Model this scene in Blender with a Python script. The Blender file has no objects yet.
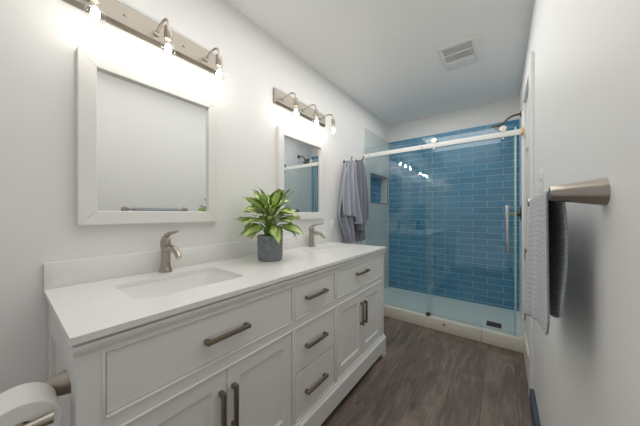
import bpy, bmesh, math, random
from math import pi, sin, cos, radians
from mathutils import Vector, Matrix

SC = bpy.context.scene
COL = SC.collection

# ------------------------------------------------------------------ camera
cam_d = bpy.data.cameras.new('camera')
cam_d.sensor_width = 36.0
cam_d.lens = 239.9161 / 640 * 36
cam_d.shift_y = 0.53 / 640
cam_d.clip_start = 0.02
cam = bpy.data.objects.new('camera', cam_d)
COL.objects.link(cam)
cam.location = (1.3616, -0.0902, 1.1299)
cam.rotation_euler = (pi / 2, 0, 0.6483)
SC.camera = cam

# ------------------------------------------------------------------ world, lights, exposure
W = bpy.data.worlds.new('world'); SC.world = W
W.use_nodes = True
W.node_tree.nodes['Background'].inputs[0].default_value = (0.95, 0.97, 1.0, 1)
W.node_tree.nodes['Background'].inputs[1].default_value = 0.4   # even ambient fill, added to enter through the doorway behind the camera
BULB_STRENGTH = 68.0
# unseen soft fill under the ceiling, added to brighten the room; no fixture
_d = bpy.data.lights.new('overhead_fill', 'AREA'); _d.shape = 'RECTANGLE'; _d.size = 1.1; _d.size_y = 3.3
_d.energy = 19; _d.color = (1.0, .99, .98)
_o = bpy.data.objects.new('overhead_fill', _d); COL.objects.link(_o)
_o.location = (.80, 1.4, 2.425)

SC.view_settings.view_transform = 'Standard'
SC.view_settings.look = 'None'
SC.view_settings.exposure = -0.05
SC.view_settings.gamma = 1.0
SC.view_settings.use_curve_mapping = False
try:
    SC.cycles.use_denoising = True
    SC.cycles.max_bounces = 16
    SC.cycles.diffuse_bounces = 8
    SC.cycles.glossy_bounces = 6
    SC.cycles.transparent_max_bounces = 16
    SC.cycles.sample_clamp_indirect = 8.0
except Exception:
    pass

# ------------------------------------------------------------------ helpers
def nobj(name, data, parent=None):
    o = bpy.data.objects.new(name, data); COL.objects.link(o)
    if parent is not None:
        o.parent = parent
    return o

def obj(name, bm, mats, parent=None, loc=(0, 0, 0), smooth=True, angle=35):
    me = bpy.data.meshes.new(name)
    bmesh.ops.recalc_face_normals(bm, faces=bm.faces[:])
    bm.to_mesh(me); bm.free()
    if not isinstance(mats, (list, tuple)):
        mats = [mats]
    for m in mats:
        me.materials.append(m)
    if smooth:
        for p in me.polygons:
            p.use_smooth = True
        me.set_sharp_from_angle(angle=radians(angle))
    o = nobj(name, me, parent)
    o.location = loc
    return o

def tag(o, label, cat, group=None):
    o['label'] = label; o['category'] = cat
    if group: o['group'] = group
    return o

def thing(name, label, cat, loc=(0, 0, 0), group=None, rotz=0):
    o = nobj(name, None)
    o.location = loc; o.rotation_euler = (0, 0, rotz)
    o.empty_display_size = 0.05
    return tag(o, label, cat, group)

def struct(name, bm, mats, parent=None, smooth=False):
    o = obj(name, bm, mats, parent, smooth=smooth)
    if parent is None:
        o['kind'] = 'structure'
    return o

def copy_tree(o, parent=None):
    c = o.copy(); COL.objects.link(c)
    if parent is not None:
        c.parent = parent
    for ch in list(o.children):
        copy_tree(ch, c)
    return c

def merge(bm, b2, mi=0):
    me = bpy.data.meshes.new('tmp')
    if mi:
        for f in b2.faces: f.material_index = mi
    b2.to_mesh(me); b2.free()
    bm.from_mesh(me)
    bpy.data.meshes.remove(me)

def box(bm, lo, hi, bev=0.0, seg=2, mi=0):
    b = bmesh.new()
    bmesh.ops.create_cube(b, size=1.0)
    c = [(lo[i] + hi[i]) / 2 for i in range(3)]
    s = [hi[i] - lo[i] for i in range(3)]
    for v in b.verts:
        v.co = Vector((c[0] + v.co.x * s[0], c[1] + v.co.y * s[1], c[2] + v.co.z * s[2]))
    if bev > 0:
        bmesh.ops.bevel(b, geom=b.edges[:] , offset=bev, segments=seg, profile=0.5, affect='EDGES')
    merge(bm, b, mi)

def frame_of(d):
    d = d.normalized()
    a = Vector((0, 0, 1)) if abs(d.z) < 0.9 else Vector((1, 0, 0))
    u = d.cross(a).normalized()
    return u, d.cross(u).normalized()

def tube(bm, pts, radii, n=16, caps=True, mi=0, sq=1.0):
    pts = [Vector(p) for p in pts]
    if not isinstance(radii, (list, tuple)):
        radii = [radii] * len(pts)
    rings = []
    pu = None
    for i, p in enumerate(pts):
        if i == 0: d = pts[1] - pts[0]
        elif i == len(pts) - 1: d = pts[-1] - pts[-2]
        else: d = (pts[i + 1] - pts[i]).normalized() + (pts[i] - pts[i - 1]).normalized()
        d = d.normalized()
        if pu is None:
            u, w = frame_of(d)
        else:
            u = (pu - d * pu.dot(d)).normalized(); w = d.cross(u)
        pu = u
        rings.append([bm.verts.new(p + (u * cos(2 * pi * k / n) + w * sin(2 * pi * k / n) * sq) * radii[i]) for k in range(n)])
    for a, b in zip(rings, rings[1:]):
        for k in range(n):
            f = bm.faces.new((a[k], a[(k + 1) % n], b[(k + 1) % n], b[k])); f.material_index = mi
    if caps:
        bm.faces.new(rings[0][::-1]).material_index = mi
        bm.faces.new(rings[-1]).material_index = mi
    return rings

def lathe(bm, prof, origin=(0, 0, 0), axis=(0, 0, 1), n=32, mi=0):
    """prof: list of (r, h) along axis"""
    o = Vector(origin); d = Vector(axis).normalized(); u, w = frame_of(d)
    rings = []
    for r, h in prof:
        if r < 1e-6:
            rings.append([bm.verts.new(o + d * h)])
        else:
            rings.append([bm.verts.new(o + d * h + (u * cos(2 * pi * k / n) + w * sin(2 * pi * k / n)) * r) for k in range(n)])
    for a, b in zip(rings, rings[1:]):
        for k in range(n):
            k2 = (k + 1) % n
            if len(a) == 1 and len(b) == 1: continue
            if len(a) == 1: f = bm.faces.new((a[0], b[k2], b[k]))
            elif len(b) == 1: f = bm.faces.new((a[k], a[k2], b[0]))
            else: f = bm.faces.new((a[k], a[k2], b[k2], b[k]))
            f.material_index = mi
    if len(rings[0]) > 1: bm.faces.new(rings[0][::-1]).material_index = mi
    if len(rings[-1]) > 1: bm.faces.new(rings[-1]).material_index = mi

def bez(p0, p1, p2, p3, n=12):
    p0, p1, p2, p3 = map(Vector, (p0, p1, p2, p3))
    return [p0 * (1 - t) ** 3 + p1 * 3 * t * (1 - t) ** 2 + p2 * 3 * t * t * (1 - t) + p3 * t ** 3 for t in [i / n for i in range(n + 1)]]

# ------------------------------------------------------------------ materials
def lin(c):
    return tuple(((x / 255) / 12.92 if x / 255 <= .04045 else ((x / 255 + .055) / 1.055) ** 2.4) for x in c) + (1,)

class NT:
    def __init__(s, name):
        s.m = bpy.data.materials.new(name); s.m.use_nodes = True
        s.t = s.m.node_tree; s.n = s.t.nodes; s.p = s.n['Principled BSDF']
        s.out = s.n['Material Output']
    def add(s, kind, **kw):
        nd = s.n.new(kind)
        for k, v in kw.items():
            if k.startswith('i_'):
                nd.inputs[k[2:].replace('_', ' ')].default_value = v
            else: setattr(nd, k, v)
        return nd
    def link(s, a, b): s.t.links.new(a, b)
    def math(s, op, a, b=None, clamp=False):
        nd = s.add('ShaderNodeMath', operation=op, use_clamp=clamp)
        for i, x in enumerate((a, b)):
            if x is None: continue
            if isinstance(x, (int, float)): nd.inputs[i].default_value = x
            else: s.link(x, nd.inputs[i])
        return nd.outputs[0]
    def mix(s, fac, a, b, blend='MIX'):
        nd = s.add('ShaderNodeMix', data_type='RGBA', blend_type=blend)
        for i, x in ((0, fac), (6, a), (7, b)):
            if isinstance(x, (int, float)): nd.inputs[i].default_value = x
            elif isinstance(x, tuple): nd.inputs[i].default_value = x
            else: s.link(x, nd.inputs[i])
        return nd.outputs[2]
    def noise(s, scale=5, detail=4, rough=.5, vec=None):
        nd = s.add('ShaderNodeTexNoise'); nd.inputs['Scale'].default_value = scale
        nd.inputs['Detail'].default_value = detail; nd.inputs['Roughness'].default_value = rough
        if vec is not None: s.link(vec, nd.inputs['Vector'])
        return nd
    def coord(s, which='Object', scale=None):
        o = s.add('ShaderNodeTexCoord').outputs[which]
        if scale is not None:
            mp = s.add('ShaderNodeMapping'); mp.inputs['Scale'].default_value = scale
            s.link(o, mp.inputs[0]); o = mp.outputs[0]
        return o
    def bump(s, h, strength=.2, dist=.01):
        nd = s.add('ShaderNodeBump'); nd.inputs['Strength'].default_value = strength; nd.inputs['Distance'].default_value = dist
        s.link(h, nd.inputs['Height']); s.link(nd.outputs[0], s.p.inputs['Normal'])
        return nd

def simple(name, rgb, rough=.5, metal=0.0, var=.03, nscale=8, bump=0.0, bscale=200, aniso=None, spec=None, stretch=None):
    t = NT(name)
    t.p.inputs['Roughness'].default_value = rough; t.p.inputs['Metallic'].default_value = metal
    if spec is not None: t.p.inputs['Specular IOR Level'].default_value = spec
    c = lin(rgb); vec = t.coord('Object', stretch)
    n = t.noise(nscale, 3, .5, vec)
    lo = tuple(x * (1 - var) for x in c[:3]) + (1,); hi = tuple(min(1, x * (1 + var)) for x in c[:3]) + (1,)
    t.link(t.mix(n.outputs[0], lo, hi), t.p.inputs['Base Color'])
    if bump > 0:
        t.bump(t.noise(bscale, 2, .5, vec).outputs[0], bump, .002)
    return t.m

M = {}
M['wall'] = simple('wall_paint', (235, 234, 232), .75, var=.01, bump=.06, bscale=350)
M['wall_right'] = simple('wall_paint_satin', (235, 234, 232), .5, var=.01, bump=.05, bscale=350)
M['ceiling'] = simple('ceiling_paint', (242, 242, 241), .85, var=.01, bump=.05, bscale=300)
M['trim'] = simple('white_trim_paint', (232, 231, 228), .4, var=.01)
M['cabinet'] = simple('white_cabinet_lacquer', (234, 233, 230), .42, var=.012)
M['mframe'] = simple('mirror_frame_white', (232, 230, 226), .4, var=.012)
M['quartz'] = simple('white_quartz', (236, 235, 232), .22, var=.02, nscale=40)
M['porcelain'] = simple('white_porcelain', (240, 240, 238), .12, var=.005)
M['nickel'] = simple('brushed_nickel', (182, 173, 162), .3, 1.0, var=.06, nscale=60, stretch=(1, 1, 12))
M['plate_nickel'] = simple('brushed_nickel_plate', (152, 145, 135), .34, 1.0, var=.06, nscale=30, stretch=(1, .1, 12))
M['pull'] = simple('dark_nickel_pull', (146, 134, 120), .36, 1.0, var=.08, nscale=80)
M['bronze'] = simple('dark_bronze', (112, 98, 84), .35, 1.0, var=.1, nscale=40)
M['steel'] = simple('polished_steel', (215, 214, 210), .2, 1.0, var=.03, nscale=50)
M['whitemetal'] = simple('satin_white_metal', (246, 246, 242), .3, 0.0, var=.01)
M['plastic'] = simple('white_plastic', (234, 233, 230), .35, var=.01)
M['dark'] = simple('dark_void', (40, 40, 42), .8, var=.05)
M['grille'] = simple('grey_grille', (212, 212, 212), .6, var=.04)
M['curb'] = simple('cream_stone_curb', (226, 221, 210), .35, var=.03, nscale=20)
M['pan'] = simple('white_shower_pan', (226, 232, 230), .35, var=.015)
M['panel'] = simple('pale_grey_wall_panel', (205, 210, 208), .3, var=.01)
M['slate'] = simple('slate_blue_base', (70, 80, 92), .6, var=.06)
M['brass'] = simple('pale_brass', (205, 180, 120), .35, 1.0, var=.05)
M['soil'] = simple('potting_soil', (60, 45, 34), .95, var=.3, nscale=60, bump=.6, bscale=90)
M['stem'] = simple('green_stem', (112, 142, 62), .5, var=.15, nscale=30)
M['paper'] = simple('white_tissue_paper', (238, 236, 233), .9, var=.015, bump=.15, bscale=150)
M['card'] = simple('brown_cardboard', (120, 98, 78), .85, var=.06)

def mk_floor():
    t = NT('grey_brown_wood_planks')
    co = t.coord('Object')
    sp = t.add('ShaderNodeSeparateXYZ'); t.link(co, sp.inputs[0])
    cb = t.add('ShaderNodeCombineXYZ'); t.link(sp.outputs[1], cb.inputs[0]); t.link(sp.outputs[0], cb.inputs[1])
    br = t.add('ShaderNodeTexBrick', offset=.37, offset_frequency=2)
    t.link(cb.outputs[0], br.inputs['Vector'])
    br.inputs['Scale'].default_value = 1.0
    br.inputs['Brick Width'].default_value = 1.22; br.inputs['Row Height'].default_value = .18
    br.inputs['Mortar Size'].default_value = .0016; br.inputs['Mortar Smooth'].default_value = .1
    br.inputs['Bias'].default_value = 0
    br.inputs['Color1'].default_value = (0.0, 0.0, 0.0, 1); br.inputs['Color2'].default_value = (1, 1, 1, 1)
    br.inputs['Mortar'].default_value = (.5, .5, .5, 1)
    # grain: warped by plank id
    ad = t.add('ShaderNodeVectorMath', operation='ADD'); t.link(co, ad.inputs[0])
    sc = t.add('ShaderNodeVectorMath', operation='SCALE'); t.link(br.outputs['Color'], sc.inputs[0]); sc.inputs['Scale'].default_value = 7.3
    t.link(sc.outputs[0], ad.inputs[1])
    mp = t.add('ShaderNodeMapping'); mp.inputs['Scale'].default_value = (1.0, .09, 1); t.link(ad.outputs[0], mp.inputs[0])
    g1 = t.noise(55, 6, .65, mp.outputs[0]); g1.inputs['Distortion'].default_value = .6
    mp2 = t.add('ShaderNodeMapping'); mp2.inputs['Scale'].default_value = (1.0, .22, 1); t.link(ad.outputs[0], mp2.inputs[0])
    g2 = t.noise(9, 4, .55, mp2.outputs[0]); g2.inputs['Distortion'].default_value = 1.6
    r = t.add('ShaderNodeValToRGB'); e = r.color_ramp.elements
    e[0].position = .3; e[0].color = lin((80, 69, 61)); e[1].position = .72; e[1].color = lin((150, 136, 123))
    m = r.color_ramp.elements.new(.5); m.color = lin((114, 101, 91))
    f = t.math('ADD', t.math('MULTIPLY', g1.outputs[0], .45), t.math('MULTIPLY', g2.outputs[0], .55))
    f2 = t.math('ADD', f, t.math('MULTIPLY', t.math('SUBTRACT', br.outputs['Color'], .5), .10))
    t.link(f2, r.inputs[0])
    t.link(t.mix(br.outputs['Fac'], r.outputs[0], lin((82, 71, 64))), t.p.inputs['Base Color'])
    t.p.inputs['Roughness'].default_value = .48
    t.bump(t.math('SUBTRACT', t.math('MULTIPLY', g1.outputs[0], .3), br.outputs['Fac']), .15, .002)
    return t.m
M['floor'] = mk_floor()

def mk_tile():
    t = NT('glazed_blue_subway_tile')
    co = t.coord('Object')
    sp = t.add('ShaderNodeSeparateXYZ'); t.link(co, sp.inputs[0])
    cb = t.add('ShaderNodeCombineXYZ')
    t.link(t.math('ADD', t.math('ADD', sp.outputs[0], sp.outputs[1]), TILE_OFF[0]), cb.inputs[0])
    t.link(t.math('ADD', sp.outputs[2], TILE_OFF[1]), cb.inputs[1])
    br = t.add('ShaderNodeTexBrick', offset=.5, offset_frequency=2)
    t.link(cb.outputs[0], br.inputs['Vector'])
    br.inputs['Scale'].default_value = 1
    br.inputs['Brick Width'].default_value = .305; br.inputs['Row Height'].default_value = .0762
    br.inputs['Mortar Size'].default_value = .0022; br.inputs['Mortar Smooth'].default_value = .3
    br.inputs['Bias'].default_value = 0
    br.inputs['Color1'].default_value = lin((44, 122, 162)); br.inputs['Color2'].default_value = lin((72, 148, 186))
    br.inputs['Mortar'].default_value = lin((150, 185, 200))
    n = t.noise(9, 4, .6, co)
    col = t.mix(.35, br.outputs['Color'], t.mix(n.outputs[0], lin((36, 98, 138)), lin((92, 158, 190))))
    col2 = t.mix(br.outputs['Fac'], col, lin((176, 206, 216)))
    t.link(col2, t.p.inputs['Base Color'])
    t.link(t.math('ADD', t.math('MULTIPLY', br.outputs['Fac'], .5), .1), t.p.inputs['Roughness'])
    wv = t.noise(14, 2, .5, co)
    h = t.math('SUBTRACT', t.math('MULTIPLY', wv.outputs[0], 1.6), t.math('MULTIPLY', br.outputs['Fac'], .8))
    t.bump(h, .35, .004)
    return t.m
TILE_OFF = (10.0, 10.0)
M['tile'] = mk_tile()

def mk_glass(name, tint, refl=1.0, base=.06):
    t = NT(name)
    t.n.remove(t.p)
    lw = t.add('ShaderNodeLayerWeight'); lw.inputs['Blend'].default_value = .5
    f = t.math('ADD', t.math('MULTIPLY', t.math('POWER', lw.outputs['Facing'], 5), .9 * refl), base)
    tr = t.add('ShaderNodeBsdfTransparent')
    n = t.noise(2, 1)
    t.link(t.mix(n.outputs[0], tuple(x * .995 for x in tint[:3]) + (1,), tint), tr.inputs[0])
    gl = t.add('ShaderNodeBsdfGlossy'); gl.inputs['Roughness'].default_value = .01
    gl.inputs['Color'].default_value = (1, 1, 1, 1)
    mx = t.add('ShaderNodeMixShader'); t.link(f, mx.inputs[0]); t.link(tr.outputs[0], mx.inputs[1]); t.link(gl.outputs[0], mx.inputs[2])
    t.link(mx.outputs[0], t.out.inputs[0])
    return t.m
M['glass'] = mk_glass('clear_shower_glass', (.94, .975, .967, 1))
M['bulbglass'] = mk_glass('clear_bulb_glass', (.99, .985, .97, 1))
M['glassedge'] = simple('green_glass_edge', (186, 214, 210), .15, var=.03)

def mk_mirror():
    t = NT('silvered_mirror')
    t.p.inputs['Metallic'].default_value = 1; t.p.inputs['Roughness'].default_value = .015
    n = t.noise(3, 2)
    t.link(t.mix(n.outputs[0], (.86, .875, .87, 1), (.87, .885, .88, 1)), t.p.inputs['Base Color'])
    return t.m
M['mirror'] = mk_mirror()

def mk_emit(name, col, s):
    t = NT(name)
    t.p.inputs['Base Color'].default_value = (1, .9, .75, 1)
    n = t.noise(10, 1)
    t.link(t.mix(n.outputs[0], col, tuple(min(1, x * 1.03) for x in col[:3]) + (1,)), t.p.inputs['Emission Color'])
    t.p.inputs['Emission Strength'].default_value = s
    return t.m
M['filament'] = mk_emit('glowing_filament', (1.0, .945, .86, 1), BULB_STRENGTH)

def mk_towel(name, rgb, waffle=0.0, scale=120):
    t = NT(name)
    co = t.coord('UV')
    c = lin(rgb)
    n = t.noise(40, 5, .6, co)
    base = t.mix(n.outputs[0], tuple(x * .86 for x in c[:3]) + (1,), tuple(min(1, x * 1.12) for x in c[:3]) + (1,))
    t.p.inputs['Roughness'].default_value = .95
    try: t.p.inputs['Sheen Weight'].default_value = .3
    except Exception: pass
    if waffle > 0:
        sp = t.add('ShaderNodeSeparateXYZ'); t.link(co, sp.inputs[0])
        a = t.math('ABSOLUTE', t.math('SINE', t.math('MULTIPLY', sp.outputs[0], scale)))
        b = t.math('ABSOLUTE', t.math('SINE', t.math('MULTIPLY', sp.outputs[1], scale)))
        h = t.math('MULTIPLY', a, b)
        base = t.mix(t.math('MULTIPLY', t.math('SUBTRACT', 1.0, h), waffle), base, tuple(x * .55 for x in c[:3]) + (1,))
        t.bump(h, .5, .0015)
    else:
        t.bump(t.noise(260, 3, .7, co).outputs[0], .35, .003)
    t.link(base, t.p.inputs['Base Color'])
    return t.m
M['towel_pale'] = mk_towel('pale_grey_terry', (172, 176, 187))
M['towel_grey'] = mk_towel('mid_grey_terry', (138, 142, 153))
M['waffle'] = mk_towel('grey_waffle_cotton', (186, 190, 197), .8, 230)
M['waffle_back'] = mk_towel('slate_grey_cotton', (118, 124, 134))

def mk_leaf():
    t = NT('variegated_leaf')
    uv = t.coord('UV')
    sp = t.add('ShaderNodeSeparateXYZ'); t.link(uv, sp.inputs[0])
    a = t.math('ABSOLUTE', t.math('SUBTRACT', t.math('MULTIPLY', sp.outputs[1], 2), 1))      # 0 at midrib, 1 at edge
    ob = t.coord('Object')
    n = t.noise(38, 3, .6, ob)
    stripe = t.math('SINE', t.math('SUBTRACT', t.math('MULTIPLY', sp.outputs[0], 46), t.math('MULTIPLY', a, 13)))
    e = t.math('ADD', a, t.math('ADD', t.math('MULTIPLY', stripe, .16), t.math('MULTIPLY', t.math('SUBTRACT', n.outputs[0], .5), .9)))
    r = t.add('ShaderNodeValToRGB'); el = r.color_ramp.elements
    el[0].position = .42; el[0].color = lin((222, 232, 158)); el[1].position = .85; el[1].color = lin((62, 106, 36))
    q = el.new(.62); q.color = lin((150, 184, 84))
    t.link(e, r.inputs[0])
    mid = t.math('LESS_THAN', a, .07)
    t.link(t.mix(t.math('MULTIPLY', mid, .6), r.outputs[0], lin((120, 165, 60))), t.p.inputs['Base Color'])
    t.p.inputs['Roughness'].default_value = .38
    t.bump(t.math('MULTIPLY', stripe, .5), .15, .002)
    return t.m
M['leaf'] = mk_leaf()

def mk_pot():
    t = NT('slate_grey_textured_pot')
    co = t.coord('Object')
    n = t.noise(30, 4, .6, co)
    t.link(t.mix(n.outputs[0], lin((106, 112, 118)), lin((148, 154, 160))), t.p.inputs['Base Color'])
    t.p.inputs['Roughness'].default_value = .6
    return t.m
M['pot'] = mk_pot()

# ------------------------------------------------------------------ the room
RW, RY, RH = 1.52, 3.426, 2.448          # width, back wall, ceiling
FZ = -.045                                # finished floor
NY = -0.95                                # near wall
NI = (2.79, 3.35, 1.275, 1.65)            # niche y0,y1,z0,z1

b = bmesh.new(); box(b, (-.15, NY, -.12), (RW + .15, 2.65, FZ)); struct('floor', b, M['floor'])
b = bmesh.new(); box(b, (-.15, NY, RH), (RW + .15, RY + .12, RH + .06)); struct('ceiling', b, M['ceiling'])
b = bmesh.new()
box(b, (-.14, NY, -.12), (0, NI[0], RH)); box(b, (-.14, NI[1], -.12), (0, RY + .1, RH))
box(b, (-.14, NI[0], -.05), (0, NI[1], NI[2])); box(b, (-.14, NI[0], NI[3]), (0, NI[1], RH))
struct('wall_left', b, M['wall'])
b = bmesh.new(); box(b, (-.15, RY, -.12), (RW + .15, RY + .12, RH)); struct('wall_back', b, M['wall'])
b = bmesh.new()
box(b, (RW, NY, -.12), (RW + .12, 2.0, RH)); box(b, (RW, 2.50, -.12), (RW + .12, RY + .1, RH))
box(b, (RW, 2.0, 2.05), (RW + .12, 2.50, RH)); box(b, (RW + .05, 2.0, -.12), (RW + .12, 2.50, 2.05))
struct('wall_right', b, M['wall_right'])
b = bmesh.new()
box(b, (-.15, NY - .12, -.12), (.52, NY, RH)); box(b, (1.44, NY - .12, -.12), (RW + .12, NY, RH))
box(b, (.52, NY - .12, 2.06), (1.44, NY, RH)); struct('wall_near', b, M['wall'])
# narrow white panelled closet door in the right wall
b = bmesh.new()
box(b, (RW + .003, 2.003, FZ + .01), (RW + .045, 2.497, 2.047), .002)
door = struct('door_1', b, M['trim'])
b = bmesh.new()
for z0, z1 in ((.14, .82), (.94, 1.50), (1.62, 1.93)):
    for y0, y1 in ((2.05, 2.235), (2.265, 2.45)):
        bb = bmesh.new()
        o_ = [(y0, z0), (y1, z0), (y1, z1), (y0, z1)]
        def rr(d, x): return [bb.verts.new((x, y + (d if y == y0 else -d), z + (d if z == z0 else -d))) for y, z in o_]
        A, B_, C_ = rr(0, RW + .0035), rr(.012, RW - .005), rr(.03, RW - .005)
        for P, Q in ((A, B_), (B_, C_)):
            for k in range(4): bb.faces.new((P[k], P[(k + 1) % 4], Q[(k + 1) % 4], Q[k]))
        bb.faces.new(C_)
        merge(b, bb)
obj('door_panel_moulding', b, M['trim'], door, smooth=False)
for z in (.30, .80, 1.78):
    b = bmesh.new()
    box(b, (RW + .0005, 2.47, z - .035), (RW + .004, 2.497, z + .035)); tube(b, [(RW - .003, 2.492, z - .04), (RW - .003, 2.492, z + .04)], .007, 10)
    h = obj('hinge', b, M['nickel'], door); h['label'] = 'brushed metal hinge'
b = bmesh.new()
box(b, (RW - .018, 1.87, FZ), (RW, 2.0, 2.05), .004)
box(b, (RW - .012, 2.50, FZ), (RW, 2.54, 2.05), .003)
box(b, (RW - .018, 1.87, 2.0505), (RW, 2.54, 2.125), .004)
struct('trim_1', b, M['trim'])
b = bmesh.new(); box(b, (RW - .022, NY, FZ), (RW, 1.869, FZ + .10), .003); struct('baseboard_right', b, M['slate'])
b = bmesh.new(); box(b, (RW - .014, 2.0, FZ), (RW + .002, 2.54, .15), .003); struct('trim_5', b, M['curb'])

# shower: curb, pan, side panel, tiled back
CF, CT = 2.54, .076
b = bmesh.new()
box(b, (0, CF, FZ), (1.213, 2.65, CT), .006); box(b, (1.2145, CF, FZ), (RW, 2.65, CT), .006)
struct('trim_2', b, M['curb'], smooth=True)
b = bmesh.new(); tube(b, [(.907, CF + .001, .034), (.907, CF - .005, .034)], .011, 20)
tag(obj('curb_button', b, M['brass']), 'small round brass button on the face of the cream shower curb', 'button')
b = bmesh.new(); box(b, (0, 2.645, -.12), (RW, RY + .02, .03)); struct('shower_pan', b, M['pan'])
b = bmesh.new(); box(b, (0, RY - .012, .03), (RW, RY, 2.195)); struct('wall_shower_tile', b, M['tile'])
b = bmesh.new()
x1 = .008
box(b, (0, 2.625, .03), (x1, NI[0], 2.195)); box(b, (0, NI[1], .03), (x1, RY, 2.195))
box(b, (0, NI[0], .03), (x1, NI[1], NI[2])); box(b, (0, NI[0], NI[3]), (x1, NI[1], 2.195))
struct('wall_shower_panel', b, M['panel'])
# niche lining
b = bmesh.new()
box(b, (-.105, NI[0], NI[2]), (-.095, NI[1], NI[3]), mi=0)
box(b, (-.1, NI[0], NI[2]), (0, NI[0] + .006, NI[3]), mi=1); box(b, (-.1, NI[1] - .006, NI[2]), (0, NI[1], NI[3]), mi=1)
box(b, (-.1, NI[0], NI[2]), (0, NI[1], NI[2] + .006), mi=1); box(b, (-.1, NI[0], NI[3] - .006), (0, NI[1], NI[3]), mi=1)
niche = struct('trim_4', b, [M['tile'], M['panel']])
b = bmesh.new()
e = .009
box(b, (x1 - .002, NI[0] - e, NI[2] - e), (x1 + .003, NI[0], NI[3] + e)); box(b, (x1 - .002, NI[1], NI[2] - e), (x1 + .003, NI[1] + e, NI[3] + e))
box(b, (x1 - .002, NI[0], NI[2] - e), (x1 + .003, NI[1], NI[2])); box(b, (x1 - .002, NI[0], NI[3]), (x1 + .003, NI[1], NI[3] + e))
obj('niche_edge_trim', b, M['bronze'], niche, smooth=False)

# ------------------------------------------------------------------ vanity cabinet
VX, VY0, VY1 = .572, .016, 1.836
VC = (VY0 + VY1) / 2
van = thing('vanity_cabinet', 'long white double vanity cabinet with inset drawers, panel doors and bar pulls', 'vanity', (0, 0, 0))
cm = M['cabinet']
b = bmesh.new()
box(b, (.004, VY0 + .008, .03), (.552, VY1 - .008, .70))                     # carcass (open under the sinks above)
box(b, (.50, VY0 + .004, .70), (.552, VY1 - .004, .80))
box(b, (.004, VY0 + .006, .70), (.50, VY0 + .03, .80)); box(b, (.004, VY1 - .03, .70), (.50, VY1 - .006, .80))
obj('carcass', b, cm, van, smooth=False)
L0, L1, M0, M1, R0, R1 = .064, .733, .757, 1.095, 1.119, 1.788
ZD0, ZD1, ZT0, ZT1 = .130, .572, .622, .782
b = bmesh.new()
x0 = .55
box(b, (x0, VY0, .07), (VX, L0, .80), .0015); box(b, (x0, L1, .09), (VX, M0, .80), .0015)
box(b, (x0, M1, .09), (VX, R0, .80), .0015); box(b, (x0, R1, .07), (VX, VY1, .80), .0015)
for y0, y1 in ((L0, L1), (M0, M1), (R0, R1)):
    box(b, (x0, y0 - .002, ZT1), (VX, y1 + .002, .80)); box(b, (x0, y0 - .002, ZD1), (VX, y1 + .002, ZT0), .001)
    box(b, (x0, y0 - .002, .09), (VX, y1 + .002, ZD0))
# side posts and rails of the end panels
for ya, yb in ((VY0 - .004, VY0 + .008), (VY1 - .008, VY1 + .004)):
    box(b, (.505, ya, FZ), (VX - .0005, yb, .80), .0015); box(b, (.004, ya, FZ), (.06, yb, .80), .0015)
    box(b, (.06, ya + .001, .70), (.505, yb - .001, .80), .001); box(b, (.06, ya + .001, .09), (.505, yb - .001, .17), .001)
obj('face_frame', b, cm, van, smooth=False)
# bead moulding around every opening
def bead(bm, y0, y1, z0, z1, w=.007, xa=VX - .002, xb=VX + .004):
    box(bm, (xa, y0 - w, z0 - w), (xb, y0, z1 + w), .0015); box(bm, (xa, y1, z0 - w), (xb, y1 + w, z1 + w), .0015)
    box(bm, (xa, y0, z0 - w), (xb, y1, z0), .0015); box(bm, (xa, y0, z1), (xb, y1, z1 + w), .0015)
b = bmesh.new()
for y0, y1 in ((L0, L1), (M0, M1), (R0, R1)):
    bead(b, y0, y1, ZT0, ZT1); bead(b, y0, y1, ZD0, ZD1)
obj('bead_moulding', b, cm, van)
def profile_y(bm, prof, y0, y1):
    """extrude closed (x,z) profile along y"""
    A = [bm.verts.new((x, y0, z)) for x, z in prof]; B_ = [bm.verts.new((x, y1, z)) for x, z in prof]
    n = len(prof)
    for k in range(n): bm.faces.new((A[k], A[(k + 1) % n], B_[(k + 1) % n], B_[k]))
    bm.faces.new(A[::-1]); bm.faces.new(B_)
b = bmesh.new()
profile_y(b, [(.55, .796), (.574, .796), (.576, .801), (.581, .803), (.583, .810), (.583, .815), (.587, .8165), (.587, .8235), (.571, .8245), (.571, .8312), (.55, .8312)], .006, 1.846)
box(b, (.004, .010, .80), (.56, VY0 + .01, .8312)); box(b, (.004, VY1 - .01, .80), (.56, 1.846, .831))
obj('crown_moulding', b, cm, van, smooth=False)
b = bmesh.new()
profile_y(b, [(.55, -.002), (.59, -.002), (.59, .098), (.586, .104), (.582, .107), (.580, .115), (.575, .119), (.574, .125), (.55, .125)], VY0 - .002, VY1 + .004)
obj('base_moulding', b, cm, van, smooth=False)
for y0, y1 in ((VY0 - .002, VY0 + .075), (VY1 - .071, VY1 + .004)):
    for xa, xb in ((.515, .59), (.004, .08)):
        b = bmesh.new()
        s = bmesh.new()
        inner = y1 if y0 < 1 else y0
        sg = 1 if y0 < 1 else -1
        pr = [(y0 if sg > 0 else y1, FZ), (inner - sg * .02, FZ), (inner - sg * .012, FZ + .028), (inner + sg * .02, 0), (y0 if sg > 0 else y1, 0)]
        A = [s.verts.new((xa, y, z)) for y, z in pr]; B_ = [s.verts.new((xb, y, z)) for y, z in pr]
        for k in range(5): s.faces.new((A[k], A[(k + 1) % 5], B_[(k + 1) % 5], B_[k]))
        s.faces.new(A[::-1]); s.faces.new(B_); merge(b, s)
        obj('foot', b, cm, van, smooth=False)

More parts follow.
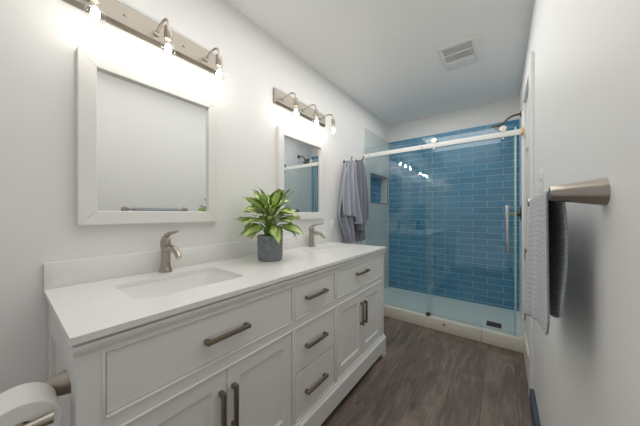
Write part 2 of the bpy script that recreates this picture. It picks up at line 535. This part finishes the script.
def pull(parent, y, z, length, vertical):
    b = bmesh.new(); h = length / 2; s = .0066
    xf = VX - .002; xo = VX + .026
    if vertical:
        box(b, (xo - 2 * s, y - s, z - h), (xo, y + s, z + h), .0012)
        for q in (z - h + .008, z + h - .008): box(b, (xf, y - s - .001, q - .0075), (xo - s, y + s + .001, q + .0075), .001)
    else:
        box(b, (xo - 2 * s, y - h, z - s), (xo, y + h, z + s), .0012)
        for q in (y - h + .008, y + h - .008): box(b, (xf, q - .0075, z - s - .001), (xo - s, q + .0075, z + s + .001), .001)
    o = obj('bar_pull', b, M['pull'], parent); o['label'] = 'dark nickel bar pull'
    return o
G = .0025
def slab(name, y0, y1, z0, z1, pulls):
    b = bmesh.new(); box(b, (VX - .018, y0 + G, z0 + G), (VX - .002, y1 - G, z1 - G), .0015)
    o = obj(name, b, cm, van, smooth=False)
    for p in pulls: pull(o, *p)
def panel_door(y0, y1, z0, z1, pulls):
    y0 += G; y1 -= G; z0 += G; z1 -= G; st = .052
    b = bmesh.new(); xa, xb = VX - .018, VX - .002
    box(b, (xa, y0, z0), (xb, y0 + st, z1), .001); box(b, (xa, y1 - st, z0), (xb, y1, z1), .001)
    box(b, (xa, y0 + st, z0), (xb, y1 - st, z0 + st)); box(b, (xa, y0 + st, z1 - st), (xb, y1 - st, z1))
    o = obj('door', b, cm, van, smooth=False)
    b = bmesh.new(); yi0, yi1, zi0, zi1 = y0 + st, y1 - st, z0 + st, z1 - st
    def lp(d, x): return [b.verts.new(v) for v in ((x, yi0 + d, zi0 + d), (x, yi1 - d, zi0 + d), (x, yi1 - d, zi1 - d), (x, yi0 + d, zi1 - d))]
    A, B_, C_ = lp(-.001, xb - .0005), lp(.009, xb - .0085), lp(.010, xb - .0085)
    for P, Q in ((A, B_), (B_, C_)):
        for k in range(4): b.faces.new((P[k], P[(k + 1) % 4], Q[(k + 1) % 4], Q[k]))
    b.faces.new(C_)
    Z = lp(-.001, xa); 
    for k in range(4): b.faces.new((A[k], A[(k + 1) % 4], Z[(k + 1) % 4], Z[k]))
    b.faces.new(Z)
    obj('door_panel', b, cm, o, smooth=False)
    for p in pulls: pull(o, *p)
slab('drawer', L0, L1, ZT0, ZT1, [(.398, .701, .17, False)])
slab('drawer', M0, M1, ZT0, ZT1, [(VC - .012, .705, .17, False)])
slab('drawer', R0, R1, ZT0, ZT1, [(1.440, .718, .17, False)])
slab('drawer', M0, M1, .352, ZD1, [(VC - .014, .463, .17, False)])
slab('drawer', M0, M1, ZD0, .349, [(VC - .014, .233, .17, False)])
for y0, y1 in ((L0, L1), (R0, R1)):
    ym = (y0 + y1) / 2
    panel_door(y0, ym + .001, ZD0, ZD1, [(ym - .026, .428, .155, True)])
    panel_door(ym - .001, y1, ZD0, ZD1, [(ym + .024, .428, .155, True)])

# ------------------------------------------------------------------ countertop, sinks, faucets
CZ = .849
def rrect(x0, x1, y0, y1, r, n=6):
    pts = []
    for cx, cy, a in ((x1 - r, y1 - r, 0), (x0 + r, y1 - r, 90), (x0 + r, y0 + r, 180), (x1 - r, y0 + r, 270)):
        for k in range(n + 1):
            t = radians(a + 90 * k / n); pts.append((cx + r * cos(t), cy + r * sin(t)))
    return pts
SK = [(.145, .44, .168, .575), (.145, .44, 1.272, 1.679)]
ct = thing('countertop', 'white quartz countertop slab with low backsplash on the vanity', 'countertop', (0, 0, 0))
b = bmesh.new()
def loop(bm, pts, z):
    vs = [bm.verts.new((x, y, z)) for x, y in pts]
    return [bm.edges.new((vs[k], vs[(k + 1) % len(vs)])) for k in range(len(vs))]
ed = loop(b, rrect(.0005, .59, 0, 1.854, .004, 3), CZ)
for s in SK: ed += loop(b, rrect(*s, .035), CZ)
bmesh.ops.triangle_fill(b, edges=ed, use_beauty=True)
r = bmesh.ops.extrude_face_region(b, geom=b.faces[:])
bmesh.ops.translate(b, verts=[v for v in r['geom'] if isinstance(v, bmesh.types.BMVert)], vec=(0, 0, -.0175))
obj('slab', b, M['quartz'], ct, angle=30)
b = bmesh.new(); box(b, (.0005, 0, CZ + .0002), (.021, 1.854, .946), .002); obj('backsplash', b, M['quartz'], ct)

def sink(s, label):
    x0, x1, y0, y1 = s
    cx, cy = (x0 + x1) / 2, (y0 + y1) / 2
    t = thing('sink_basin', label, 'sink', (cx, cy, CZ - .135), 'undermount sinks')
    b = bmesh.new(); rings = []
    zt = CZ - .018 - (CZ - .135)
    for g, z, rad in ((.014, zt, .045), (-.002, zt, .036), (-.004, zt - .03, .036), (-.012, zt - .085, .05), (-.03, .006, .06), (-.05, .0, .05)):
        rings.append([b.verts.new((x - cx, y - cy, z)) for x, y in rrect(x0 - g, x1 + g, y0 - g, y1 + g, rad)])
    for A, B_ in zip(rings, rings[1:]):
        n = len(A)
        for k in range(n): b.faces.new((A[k], A[(k + 1) % n], B_[(k + 1) % n], B_[k]))
    b.faces.new(rings[-1])
    o = obj('basin', b, M['porcelain'], t)
    md = o.modifiers.new('t', 'SOLIDIFY'); md.thickness = .006; md.offset = -1
    b = bmesh.new(); lathe(b, [(0, .001), (.022, .001), (.024, .003), (.020, .0045), (.016, .003), (.0, .004)], (-.02, 0, 0)); o = obj('drain', b, M['nickel'], t); o['label'] = 'round metal drain'
    return t
sink(SK[0], 'near rectangular white undermount sink below the large mirror nearest the camera')
sink(SK[1], 'far rectangular white undermount sink beyond the potted plant')

def faucet(y, label):
    t = thing('faucet', label, 'faucet', (.066, y, CZ), 'single handle faucets')
    nk = M['nickel']
    def put(name, bm):
        bmesh.ops.scale(bm, vec=(1.16, 1.0, 1.25), verts=bm.verts[:])
        return obj(name, bm, nk, t)
    b = bmesh.new()
    lathe(b, [(0, 0), (.0270, 0), (.0270, .005), (.0245, .011), (.0205, .020), (.0192, .05), (.0196, .080), (.0215, .098), (.0218, .101), (0, .101)], n=32)
    put('body', b)
    b = bmesh.new()
    pts = bez((.002, 0, .083), (.045, 0, .098), (.098, 0, .104), (.124, 0, .066), 16)
    rad = [.0150 - .0035 * i / 16 for i in range(17)]
    tube(b, pts, rad, 20)
    put('spout', b)
    b = bmesh.new()
    lathe(b, [(.0218, .103), (.0222, .110), (.0205, .124), (.0165, .133), (.010, .138), (0, .139)], n=28)
    pts = bez((-.006, 0, .118), (.006, 0, .148), (.035, 0, .150), (.112, 0, .160), 14)
    rad = [.0155, .0158, .0155, .015, .0142, .0132, .012, .011, .010, .0092, .0084, .0078, .0072, .0066, .0056]
    tube(b, pts, rad, 16, sq=.7)
    put('lever_handle', b)
    return t
faucet(.384, 'brushed nickel faucet behind the near sink, left of the potted plant')
faucet(1.497, 'brushed nickel faucet behind the far sink, right of the potted plant')

# ------------------------------------------------------------------ mirrors
def mirror(y0, label):
    y1, z0, z1 = y0 + .588, 1.083, 1.790
    t = thing('wall_mirror', label, 'mirror', (0, (y0 + y1) / 2, z0), 'framed mirrors')
    hw = (y1 - y0) / 2; H = z1 - z0
    b = bmesh.new()
    # mitred frame, 4 lengths with a bevelled inner lip
    def ring(dx, d): return [(dx, -hw + d, d), (dx, hw - d, d), (dx, hw - d, H - d), (dx, -hw + d, H - d)]
    prof = [(.0, .0), (.030, .0), (.0325, .0025), (.0325, .0545), (.0305, .057), (.012, .0585)]
    for k in range(4):
        s = bmesh.new(); g = .0006
        A, B_ = [], []
        for dx, d in prof:
            R = ring(dx, d); p, q = Vector(R[k]), Vector(R[(k + 1) % 4]); dr = (q - p).normalized()
            A.append(s.verts.new(p + dr * g)); B_.append(s.verts.new(q - dr * g))
        for i in range(len(prof) - 1): s.faces.new((A[i], A[i + 1], B_[i + 1], B_[i]))
        s.faces.new(A); s.faces.new(B_[::-1]); s.faces.new((A[0], A[-1], B_[-1], B_[0]))
        merge(b, s)
    f = obj('frame', b, M['mframe'], t, smooth=False)
    b = bmesh.new(); box(b, (.002, -hw + .05, .05), (.014, hw - .05, H - .05)); o = obj('mirror_glass', b, M['mirror'], t, smooth=False)
    return t
mirror(.086, 'large white framed mirror over the near sink, reflecting the towel bar')
mirror(1.155, 'white framed mirror over the far sink, reflecting the blue shower')

# ------------------------------------------------------------------ wall lights
def vanity_light(yc, label):
    t = thing('vanity_light', label, 'light fixture', (0, yc, 1.957), 'three bulb vanity lights')
    b = bmesh.new()
    hl, h = .322, .112
    box(b, (0, -hl, 0), (.012, hl, h), .001)
    s = bmesh.new()
    A = [s.verts.new(v) for v in ((.012, -hl, 0), (.012, hl, 0), (.012, hl, h), (.012, -hl, h))]
    B_ = [s.verts.new(v) for v in ((.026, -hl + .012, .012), (.026, hl - .012, .012), (.026, hl - .012, h - .012), (.026, -hl + .012, h - .012))]
    for k in range(4): s.faces.new((A[k], A[(k + 1) % 4], B_[(k + 1) % 4], B_[k]))
    s.faces.new(B_); merge(b, s)
    obj('backplate', b, M['plate_nickel'], t, smooth=False)
    for dy in (-.124, .124):
        b = bmesh.new(); lathe(b, [(.006, 0), (.006, .003), (.003, .005), (0, .005)], (.026, dy, h / 2), (1, 0, 0), 12)
        obj('screw_cap', b, M['nickel'], t)
    for dy in (-.244, 0, .244):
        b = bmesh.new()
        pts = bez((.024, dy, .046), (.07, dy, .072), (.16, dy, .092), (.16, dy, .015), 18)
        tube(b, pts, .0055, 12); lathe(b, [(.013, 0), (.013, .004), (.006, .008)], (.025, dy, .046), (1, 0, .3), 16)
        obj('arm', b, M['nickel'], t)
        b = bmesh.new(); lathe(b, [(.0, .060), (.012, .060), (.0165, .056), (.0165, .003), (.0150, .0), (0, .0)], (.16, dy, -.042), n=24)
        so = obj('socket', b, M['nickel'], t)
        b = bmesh.new()
        R = .030; zc = -.045
        prof = [(.0125, .010), (.0130, -.004), (.0155, -.012)]
        for k in range(1, 12):
            a = radians(52 + k * 128 / 12)
            prof.append((R * sin(a), zc + R * cos(a)))
        prof.append((0, zc - R))
        lathe(b, prof, (.16, dy, -.042), n=24)
        bu = obj('bulb', b, M['bulbglass'], t); bu['label'] = 'clear glass globe bulb, lit'
        b = bmesh.new(); lathe(b, [(0, 0), (.008, -.004), (.0125, -.018), (.0125, -.034), (.008, -.046), (0, -.050)], (.16, dy, -.060), n=12)
        obj('filament', b, M['filament'], bu)
    return t
vanity_light(.360, 'three-bulb brushed nickel wall light above the near mirror')
vanity_light(1.448, 'three-bulb brushed nickel wall light above the far mirror')

# ------------------------------------------------------------------ shower glass, rail, fittings
YG = 2.586
def pane(bm, x0, x1, y, th, z0, z1):
    s = bmesh.new(); box(s, (x0, y - th / 2, z0), (x1, y + th / 2, z1))
    s.normal_update()
    for f in s.faces:
        f.material_index = 0 if abs(f.normal.y) > .9 else 1
    merge(bm, s)
RZ = 1.822; RYC = 2.553
scr = thing('shower_screen', 'fixed clear glass shower panel and long white top rail above the curb', 'shower screen', (0, YG, CT))
b = bmesh.new(); pane(b, .012, .79, 0, .009, .004, RZ + .10 - CT); obj('fixed_glass', b, [M['glass'], M['glassedge']], scr, smooth=False)
b = bmesh.new(); box(b, (.014, RYC - .008 - YG, RZ - .023 - CT), (1.492, RYC + .008 - YG, RZ + .023 - CT), .002); obj('rail', b, M['whitemetal'], scr)
b = bmesh.new(); box(b, (.0085, -.012, .0), (.026, .012, RZ - CT + .02), .002); obj('wall_channel', b, M['whitemetal'], scr)
b = bmesh.new(); box(b, (1.492, RYC - .016 - YG, RZ - .028 - CT), (1.519, RYC + .016 - YG, RZ + .028 - CT), .002); o = obj('rail_bracket', b, M['brass'], scr); o['label'] = 'pale brass bracket on the right wall'
for x in (.10, .70):
    b = bmesh.new(); tube(b, [(x, RYC - .0125 - YG, RZ - CT), (x, .008, RZ - CT)], .008, 16); obj('standoff_bolt', b, M['steel'], scr)
b = bmesh.new(); box(b, (.735, -.045, .001), (.775, .012, .022), .003); o = obj('floor_guide', b, M['bronze'], scr); o['label'] = 'dark floor guide'
b = bmesh.new(); box(b, (1.497, -.024, 0), (1.519, .006, 2.0 - CT), .002); obj('strike_channel', b, M['whitemetal'], scr)

YD = 2.566
drw = thing('shower_door', 'sliding clear glass shower door with bar handle, hung from rail rollers', 'shower door', (0, YD, CT + .012))
zb = CT + .012
b = bmesh.new(); pane(b, .735, 1.452, 0, .008, 0, RZ + .075 - zb); obj('door_glass', b, [M['glass'], M['glassedge']], drw, smooth=False)
b = bmesh.new(); box(b, (1.449, -.006, 0), (1.462, .006, RZ + .05 - zb), .001); obj('edge_seal', b, M['glassedge'], drw)
for x in (.815, 1.37):
    b = bmesh.new(); zz = RZ + .048 - zb
    tube(b, [(x, -.030, zz), (x, .008, zz)], .026, 28); tube(b, [(x, -.034, zz), (x, -.030, zz)], .012, 20)
    o = obj('roller', b, M['steel'], drw)
    b = bmesh.new(); tube(b, [(x, -.026, RZ - .036 - zb), (x, .008, RZ - .036 - zb)], .0085, 16); obj('anti_jump_stud', b, M['steel'], drw)
b = bmesh.new(); hx = 1.398
box(b, (hx - .010, -.058, .79 - zb), (hx + .010, -.040, 1.20 - zb), .003)
for z in (.83, 1.16): tube(b, [(hx, -.042, z - zb), (hx, .0, z - zb)], .007, 14)
obj('bar_handle', b, M['steel'], drw)

# shower head on its arm, valve and lever on the right wall
sh = thing('shower_sprayer', 'dark bronze shower head on a curved arm above the glass door', 'shower head', (RW, 3.05, 2.13))
b = bmesh.new(); lathe(b, [(.030, -.0005), (.030, .006), (.012, .012)], (0, 0, 0), (-1, 0, 0), 24); obj('flange', b, M['bronze'], sh)
b = bmesh.new(); tube(b, bez((-.004, 0, 0), (-.08, 0, .005), (-.10, 0, -.01), (-.145, 0, -.062), 14), .010, 14); obj('arm', b, M['bronze'], sh)
b = bmesh.new()
ax = Vector((-.62, 0, -.78)).normalized()
lathe(b, [(.012, -.002), (.016, .012), (.022, .03), (.062, .058), (.068, .066), (.066, .074), (.0, .074)], (-.145, 0, -.062), ax, 28); obj('spray_face', b, M['bronze'], sh)
vl = thing('shower_valve', 'dark shower valve plate with brass lever on the right shower wall', 'shower valve', (RW, 3.0, 1.13))
b = bmesh.new(); lathe(b, [(.075, -.0005), (.075, .006), (.06, .012), (.028, .014), (.026, .04), (0, .04)], (0, 0, 0), (-1, 0, 0), 28); obj('escutcheon', b, M['bronze'], vl)
b = bmesh.new(); tube(b, [(-.035, 0, 0), (-.07, 0, .0), (-.13, -.02, 0)], [.014, .012, .008], 14); obj('lever', b, M['brass'], vl)
b = bmesh.new(); box(b, (1.24, 2.78, .0295), (1.36, 2.90, .034), .001); 
dr = obj('shower_drain', b, M['dark']); tag(dr, 'dark square drain grate set in the white shower pan', 'drain')

# ------------------------------------------------------------------ ceiling fan grille
fan = thing('exhaust_fan', 'white square ceiling exhaust fan with grey louvres and a lens', 'exhaust fan', (1.085, 2.19, RH))
b = bmesh.new()
hx, hy = .125, .185
box(b, (-hx, -hy, -.018), (hx, -hy + .03, 0), .003); box(b, (-hx, hy - .02, -.018), (hx, hy, 0), .003)
box(b, (-hx, -hy + .03, -.018), (-hx + .022, hy - .02, 0), .003); box(b, (hx - .03, -hy + .03, -.018), (hx, hy - .02, 0), .003)
box(b, (-hx + .02, -.062, -.018), (hx - .03, -.050, 0), .002); box(b, (-hx + .02, .044, -.018), (hx - .03, .05, 0), .002)
obj('grille_frame', b, M['plastic'], fan)
b = bmesh.new(); box(b, (-hx + .01, -hy + .02, -.004), (hx - .02, hy - .02, -.0005)); obj('backing', b, M['grille'], fan, smooth=False)
b = bmesh.new()
for k in range(22):
    y = -.152 + k * .092 / 22; box(b, (-hx + .02, y, -.013), (hx - .03, y + .0024, -.004))
obj('fine_louvre', b, M['grille'], fan, smooth=False)
b = bmesh.new()
for k in range(16):
    x = -hx + .024 + k * .196 / 16; box(b, (x, -.052, -.015), (x + .006, .046, -.004))
obj('rib', b, M['plastic'], fan, smooth=False)
b = bmesh.new(); box(b, (-hx + .02, .048, -.020), (hx - .03, hy - .018, -.004), .003); obj('lens', b, M['plastic'], fan)

# ------------------------------------------------------------------ wall plates
def plate(name, label, cat, kind, y, z, left):
    sx = 1 if left else -1
    t = thing(name, label, cat, (0 if left else RW, y, z))
    def bx(bm, x0, x1, a, c, d, e, bev=.0012):
        xs = sorted((sx * x0, sx * x1)); box(bm, (xs[0], a, c), (xs[1], d, e), bev)
    b = bmesh.new(); bx(b, 0, .006, -.036, -.058, .036, .058, .002); obj('plate', b, M['plastic'], t)
    b = bmesh.new()
    if kind == 'rocker': bx(b, .005, .014, -.018, -.050, .018, -.006, .002); bx(b, .005, .014, -.018, .006, .018, .050, .002)
    else:
        bx(b, .005, .009, -.017, -.033, .017, -.003); bx(b, .005, .009, -.017, .003, .017, .033)
    obj('rocker' if kind == 'rocker' else 'socket_face', b, M['trim'], t)
    return t
plate('light_switch', 'white light switch plate above the towel bar on the right wall', 'light switch', 'rocker', 1.48, 1.283, False)
plate('wall_outlet', 'white wall outlet behind the hanging towels, above the backsplash', 'outlet', 'socket', 1.918, 1.012, True)

# ------------------------------------------------------------------ potted plant
PX, PY = .235, .893
pl = thing('potted_plant', 'leafy variegated green houseplant in a slate grey pot between the sinks', 'potted plant', (PX, PY, CZ))
b = bmesh.new()
n = 168
prof = [(0, 0), (.066, 0), (.070, .004)]
for i in range(19): prof.append((.071 + .003 * i / 18, .006 + .132 * i / 18))
prof += [(.0745, .146), (.0735, .150), (.068, .150), (.066, .130), (.0, .128)]
rings = []
for j, (r0, h) in enumerate(prof):
    if r0 == 0: rings.append([b.verts.new((0, 0, h))]); continue
    rr_ = []
    for k in range(n):
        a = 2 * pi * k / n; r1 = r0
        if .006 < h < .14 and r0 > .0705:
            q = k / n * 14; hh = (h - .006) / .132 * 3
            r1 += .0055 * (abs(((q + hh) % 1) - .5) + abs(((q - hh) % 1) - .5) - .5) * 2
        rr_.append(b.verts.new((r1 * cos(a), r1 * sin(a), h)))
    rings.append(rr_)
for A, B_ in zip(rings, rings[1:]):
    for k in range(n):
        k2 = (k + 1) % n
        if len(A) == 1: b.faces.new((A[0], B_[k2], B_[k]))
        elif len(B_) == 1: b.faces.new((A[k], A[k2], B_[0]))
        else: b.faces.new((A[k], A[k2], B_[k2], B_[k]))
obj('pot', b, M['pot'], pl, angle=50)
b = bmesh.new(); lathe(b, [(0, .130), (.066, .130), (.064, .138), (.03, .142), (0, .143)], n=24); obj('soil', b, M['soil'], pl)

rng = random.Random(11)
bs, bl = bmesh.new(), bmesh.new()
uvl = bl.loops.layers.uv.new('UVMap')
def leaf(p0, az, el, L, wid, droop, roll):
    nseg, ns = 10, 4
    d = Vector((cos(az) * cos(el), sin(az) * cos(el), sin(el)))
    side0 = Vector((-sin(az), cos(az), 0))
    p = Vector(p0); rows = []
    e = el
    for i in range(nseg + 1):
        t = i / nseg
        fwd = Vector((cos(az) * cos(e), sin(az) * cos(e), sin(e)))
        up = side0.cross(fwd); up = -up if up.z < 0 and abs(e) < 1.5 else up
        sd = (side0 * cos(roll) + up * sin(roll))
        up2 = fwd.cross(sd); up2 = -up2 if up2.dot(up) < 0 else up2
        w = wid * (sin(pi * min(1, t ** .82)) ** .8) * (1 - .12 * t) if 0 < t < 1 else .0006
        row = []
        for j in range(-ns, ns + 1):
            s = j / ns
            off = sd * (s * w) + up2 * (abs(s) * w * .28 - .10 * w * s * s + .0025 * sin(t * 17 + s * 2) * abs(s))
            row.append((bl.verts.new(p + off), t, s * .5 + .5))
        rows.append(row)
        p = p + fwd * (L / nseg); e -= droop / nseg
    for A, B_ in zip(rows, rows[1:]):
        for j in range(2 * ns):
            q = (A[j], A[j + 1], B_[j + 1], B_[j])
            f = bl.faces.new([v[0] for v in q])
            for lp_, v in zip(f.loops, q): lp_[uvl].uv = (v[1], v[2])
specs = []
rng = random.Random(23)
for k in range(6): specs.append((k * 1.047 + .9, 1.12, .190, .115))
for k in range(10): specs.append((k * .628 + .1, .76, .165, .125))
for k in range(13): specs.append((k * .4833 + .35, .36, .130, .125))
for k in range(14): specs.append((k * .4488 + .1, .10, .095, .120))
for k in range(13): specs.append((k * .4833 + .2, -.18, .062, .118))
for k in range(9): specs.append((rng.uniform(0, 6.28), rng.uniform(.2, 1.0), rng.uniform(.08, .17), .10))
for az, el, hgt, L in specs:
    az += rng.uniform(-.3, .3); el += rng.uniform(-.25, .25); L *= rng.uniform(1.0, 1.32); hgt *= rng.uniform(.85, 1.1)
    r0 = rng.uniform(.005, .03)
    base = Vector((cos(az) * r0, sin(az) * r0, .138))
    out = .03 + .055 * (1 - hgt / .2)
    tip = Vector((cos(az) * out, sin(az) * out, .145 + hgt))
    pts = bez(base, base + Vector((0, 0, hgt * .6)), tip - Vector((cos(az) * .02, sin(az) * .02, .02)), tip, 7)
    tube(bs, pts, [.0032 - .0001 * i for i in range(8)], 7)
    leaf(tip, az, el, L, L * rng.uniform(.22, .28), rng.uniform(.1, .8), rng.uniform(-.6, .6))
obj('stems', bs, M['stem'], pl)
o = obj('foliage', bl, M['leaf'], pl, angle=80); o['label'] = 'pale yellow-green leaves edged dark green'

# ------------------------------------------------------------------ towels
def sheet_obj(name, grid, uvs, mat, parent=None, thick=.006, loc=(0, 0, 0), mats=None):
    b = bmesh.new(); uvl = b.loops.layers.uv.new('UVMap')
    V = [[b.verts.new(p) for p in row] for row in grid]
    for i in range(len(V) - 1):
        for j in range(len(V[0]) - 1):
            f = b.faces.new((V[i][j], V[i][j + 1], V[i + 1][j + 1], V[i + 1][j]))
            for lp_, (a, c) in zip(f.loops, ((i, j), (i, j + 1), (i + 1, j + 1), (i + 1, j))): lp_[uvl].uv = uvs(a, c)
    o = obj(name, b, mats or mat, parent, loc, angle=180)
    md = o.modifiers.new('t', 'SOLIDIFY'); md.thickness = thick; md.offset = 0
    md2 = o.modifiers.new('s', 'SUBSURF'); md2.levels = 1; md2.render_levels = 1
    return o

def hook_towel(yc, top, label, mat, layers, ph):
    """a bath towel gathered on a wall hook; each layer: (name, left edge, right edge, hem, distance from wall, folds), edges as y over drop"""
    t = thing('hanging_towel', label, 'towel', (0, yc, top), 'towels on wall hooks')
    for name, le, ri, hem, xo, nf in layers:
        NS, NT_ = 60, 34
        grid = []
        for i in range(NT_ + 1):
            v = i / NT_; row = []
            for j in range(NS + 1):
                s = j / NS
                dz = hem(s) * v
                a_, b_ = le(dz) - yc, ri(dz) - yc
                y = a_ + (b_ - a_) * s
                sp = min(1, dz / .35)
                w = 2 * pi * nf * (s + .05 * sin(3 * v)) + ph
                amp = .008 + .022 * sp
                x = xo + amp * (sin(w) + .38 * sin(2 * w + .6)) + .005 * sin(w * .43 + 5 * v)
                z2 = -dz - .020 * (2 * s - 1) ** 2 * (1 - v)
                row.append(Vector((max(x, .010), y, z2)))
            grid.append(row)
        sheet_obj(name, grid, lambda a, c: (c / NS * .7, a / NT_ * .9), mat, t, .006)
    return t
def zig(pts):
    def f(s):
        for (a, za), (c, zc) in zip(pts, pts[1:]):
            if s <= c: return za + (zc - za) * (s - a) / (c - a)
        return pts[-1][1]
    return f
def wall_hook(y, z, label):
    t = thing('wall_hook', label, 'hook', (0, y, z), 'towel hooks')
    b = bmesh.new(); lathe(b, [(.016, .0), (.016, .005), (.006, .008), (.0055, .03)], (0, 0, 0), (1, 0, 0), 20); obj('base', b, M['bronze'], t)
    b = bmesh.new(); tube(b, bez((.028, 0, 0), (.07, 0, -.01), (.10, 0, .005), (.10, 0, .04), 8), [.0055] * 8 + [.0075], 12); obj('peg', b, M['bronze'], t)
wall_hook(2.135, 1.690, 'dark hook holding the left pale grey towel')
wall_hook(2.405, 1.745, 'dark hook holding the right grey towel beside the shower')
hook_towel(2.13, 1.70, 'pale grey bath towel, left of the two hanging beside the shower', M['towel_pale'], [
    ('inner_fold', zig([(0, 2.09), (.3, 2.00), (.60, 1.93), (.89, 2.09)]), zig([(0, 2.17), (.3, 2.24), (.85, 2.30)]), zig([(0, .89), (1, .885)]), .045, 2.6),
    ('outer_fold', zig([(0, 2.065), (.18, 1.965), (.50, 1.925), (.66, 1.925)]), zig([(0, 2.195), (.25, 2.255), (.66, 2.345)]), zig([(0, .56), (.46, .615), (.52, .58), (.8, .69), (1, .685)]), .100, 3.4)], .4)
hook_towel(2.40, 1.755, 'darker grey bath towel, right of the two, nearest the shower glass', M['towel_grey'], [
    ('inner_fold', zig([(0, 2.37), (.3, 2.32), (.85, 2.36)]), zig([(0, 2.45), (.35, 2.53), (.63, 2.52), (.85, 2.55)]), zig([(0, .95), (1, .94)]), .034, 2.2),
    ('outer_fold', zig([(0, 2.355), (.3, 2.31), (.7, 2.30)]), zig([(0, 2.47), (.3, 2.53), (.65, 2.565)]), zig([(0, .80), (.45, .84), (.6, .77), (1, .70)]), .066, 2.7)], 1.9)

# towel bar on the right wall with folded hand towel
BX, BZ = 1.457, 1.172
tb = thing('towel_bar', 'brushed nickel towel bar with flared posts on the right wall', 'towel bar', (RW, .86, BZ))
for y in (.606, 1.136):
    b = bmesh.new(); lathe(b, [(.0, -.0003), (.0272, -.0003), (.0268, .002), (.0240, .018), (.0212, .036), (.0182, .056), (.0156, .074), (.0138, .078), (0, .079)], (0, y - .86, 0), (-1, 0, 0), 36)
    obj('flared_post', b, M['nickel'], tb)
b = bmesh.new(); tube(b, [(BX - RW, .606 - .86, 0), (BX - RW, 1.136 - .86, 0)], .0085, 18); obj('bar', b, M['nickel'], tb)

tw = thing('hand_towel', 'grey waffle hand towel folded over the towel bar', 'hand towel', (BX, .87, BZ))
NA, NB = 26, 44
y0, y1 = .655, 1.06
prof = []                                   # (x, z) relative to bar, front bottom -> over -> back bottom
Lf, Lb, rad = .295, .27, .0135
path = []
for i in range(18): path.append(('f', i / 17))
for i in range(1, 8): path.append(('o', i / 8))
for i in range(18): path.append(('b', i / 17))
grid = []
for kind, v in path:
    row = []
    for j in range(NA + 1):
        s = j / NA; y = y0 + (y1 - y0) * s - .87
        if kind == 'f':
            hem = .115 * s + .035 * max(0, 1 - abs(s - .10) / .16) - .02 * max(0, 1 - s / .08); dz = (Lf + hem) * (1 - v)
            x = -rad + .010 * sin(s * 10 + 1) * (dz / .4) - .004 * (dz / .4); z = -dz
            y += .03 * (dz / .4) * (0.5 - s) * 0.5
        elif kind == 'o':
            a = pi - pi * v; x = rad * cos(a); z = rad * sin(a)
        else:
            dz = (Lb + .10 * s + .012 * sin(s * 6)) * v; x = rad + .005 * sin(s * 8) * (dz / .4) + .006 * sin(dz * 14); z = -dz
        row.append(Vector((x, y, z)))
    grid.append(row)
sheet_obj('folded_cloth', grid, lambda a, c: (c / NA * .44, a / len(path) * .85), M['waffle'], tw, .005)

# ------------------------------------------------------------------ toilet paper holder
TX, TZ = .405, .667
VS = VY0 + .004                                     # side face of the vanity
tp = thing('paper_holder', 'brushed nickel toilet paper holder with flared post on the vanity side', 'toilet paper holder', (TX, VS, TZ))
b = bmesh.new(); lathe(b, [(0, -.004), (.0335, -.0035), (.0335, .0), (.0270, .026), (.0198, .055), (.0138, .082), (.0125, .096), (0, .098)], (0, 0, 0), (0, -1, 0), 36); obj('flared_post', b, M['nickel'], tp)
b = bmesh.new(); tube(b, [(-.004, -.090, .001), (.018, -.090, .004), (.150, -.090, .004)], .0095, 18); obj('arm', b, M['nickel'], tp)
b = bmesh.new(); lathe(b, [(0, -.012), (.0096, -.012), (.0096, 0), (.0105, .022), (.0125, .048), (0, .048)], (.148, -.090, .004), (0, 1, 0), 24); obj('end_finial', b, M['nickel'], tp)
RR = .063
rl = thing('toilet_paper_roll', 'white toilet paper roll on the holder at the vanity end', 'toilet paper', (TX + .033, VS - .090, TZ - .0115))
b = bmesh.new(); lathe(b, [(.025, 0), (RR - .002, 0), (RR, .002), (RR, .098), (RR - .002, .10), (.025, .10), (.025, 0)], (0, 0, 0), (1, 0, 0), 64); obj('paper', b, M['paper'], rl)
b = bmesh.new()
lathe(b, [(.0247, .0005), (.0247, .0995), (.0235, .0995), (.0235, .0005), (.0247, .0005)], (0, 0, 0), (1, 0, 0), 40)
obj('cardboard_core', b, M['card'], rl)
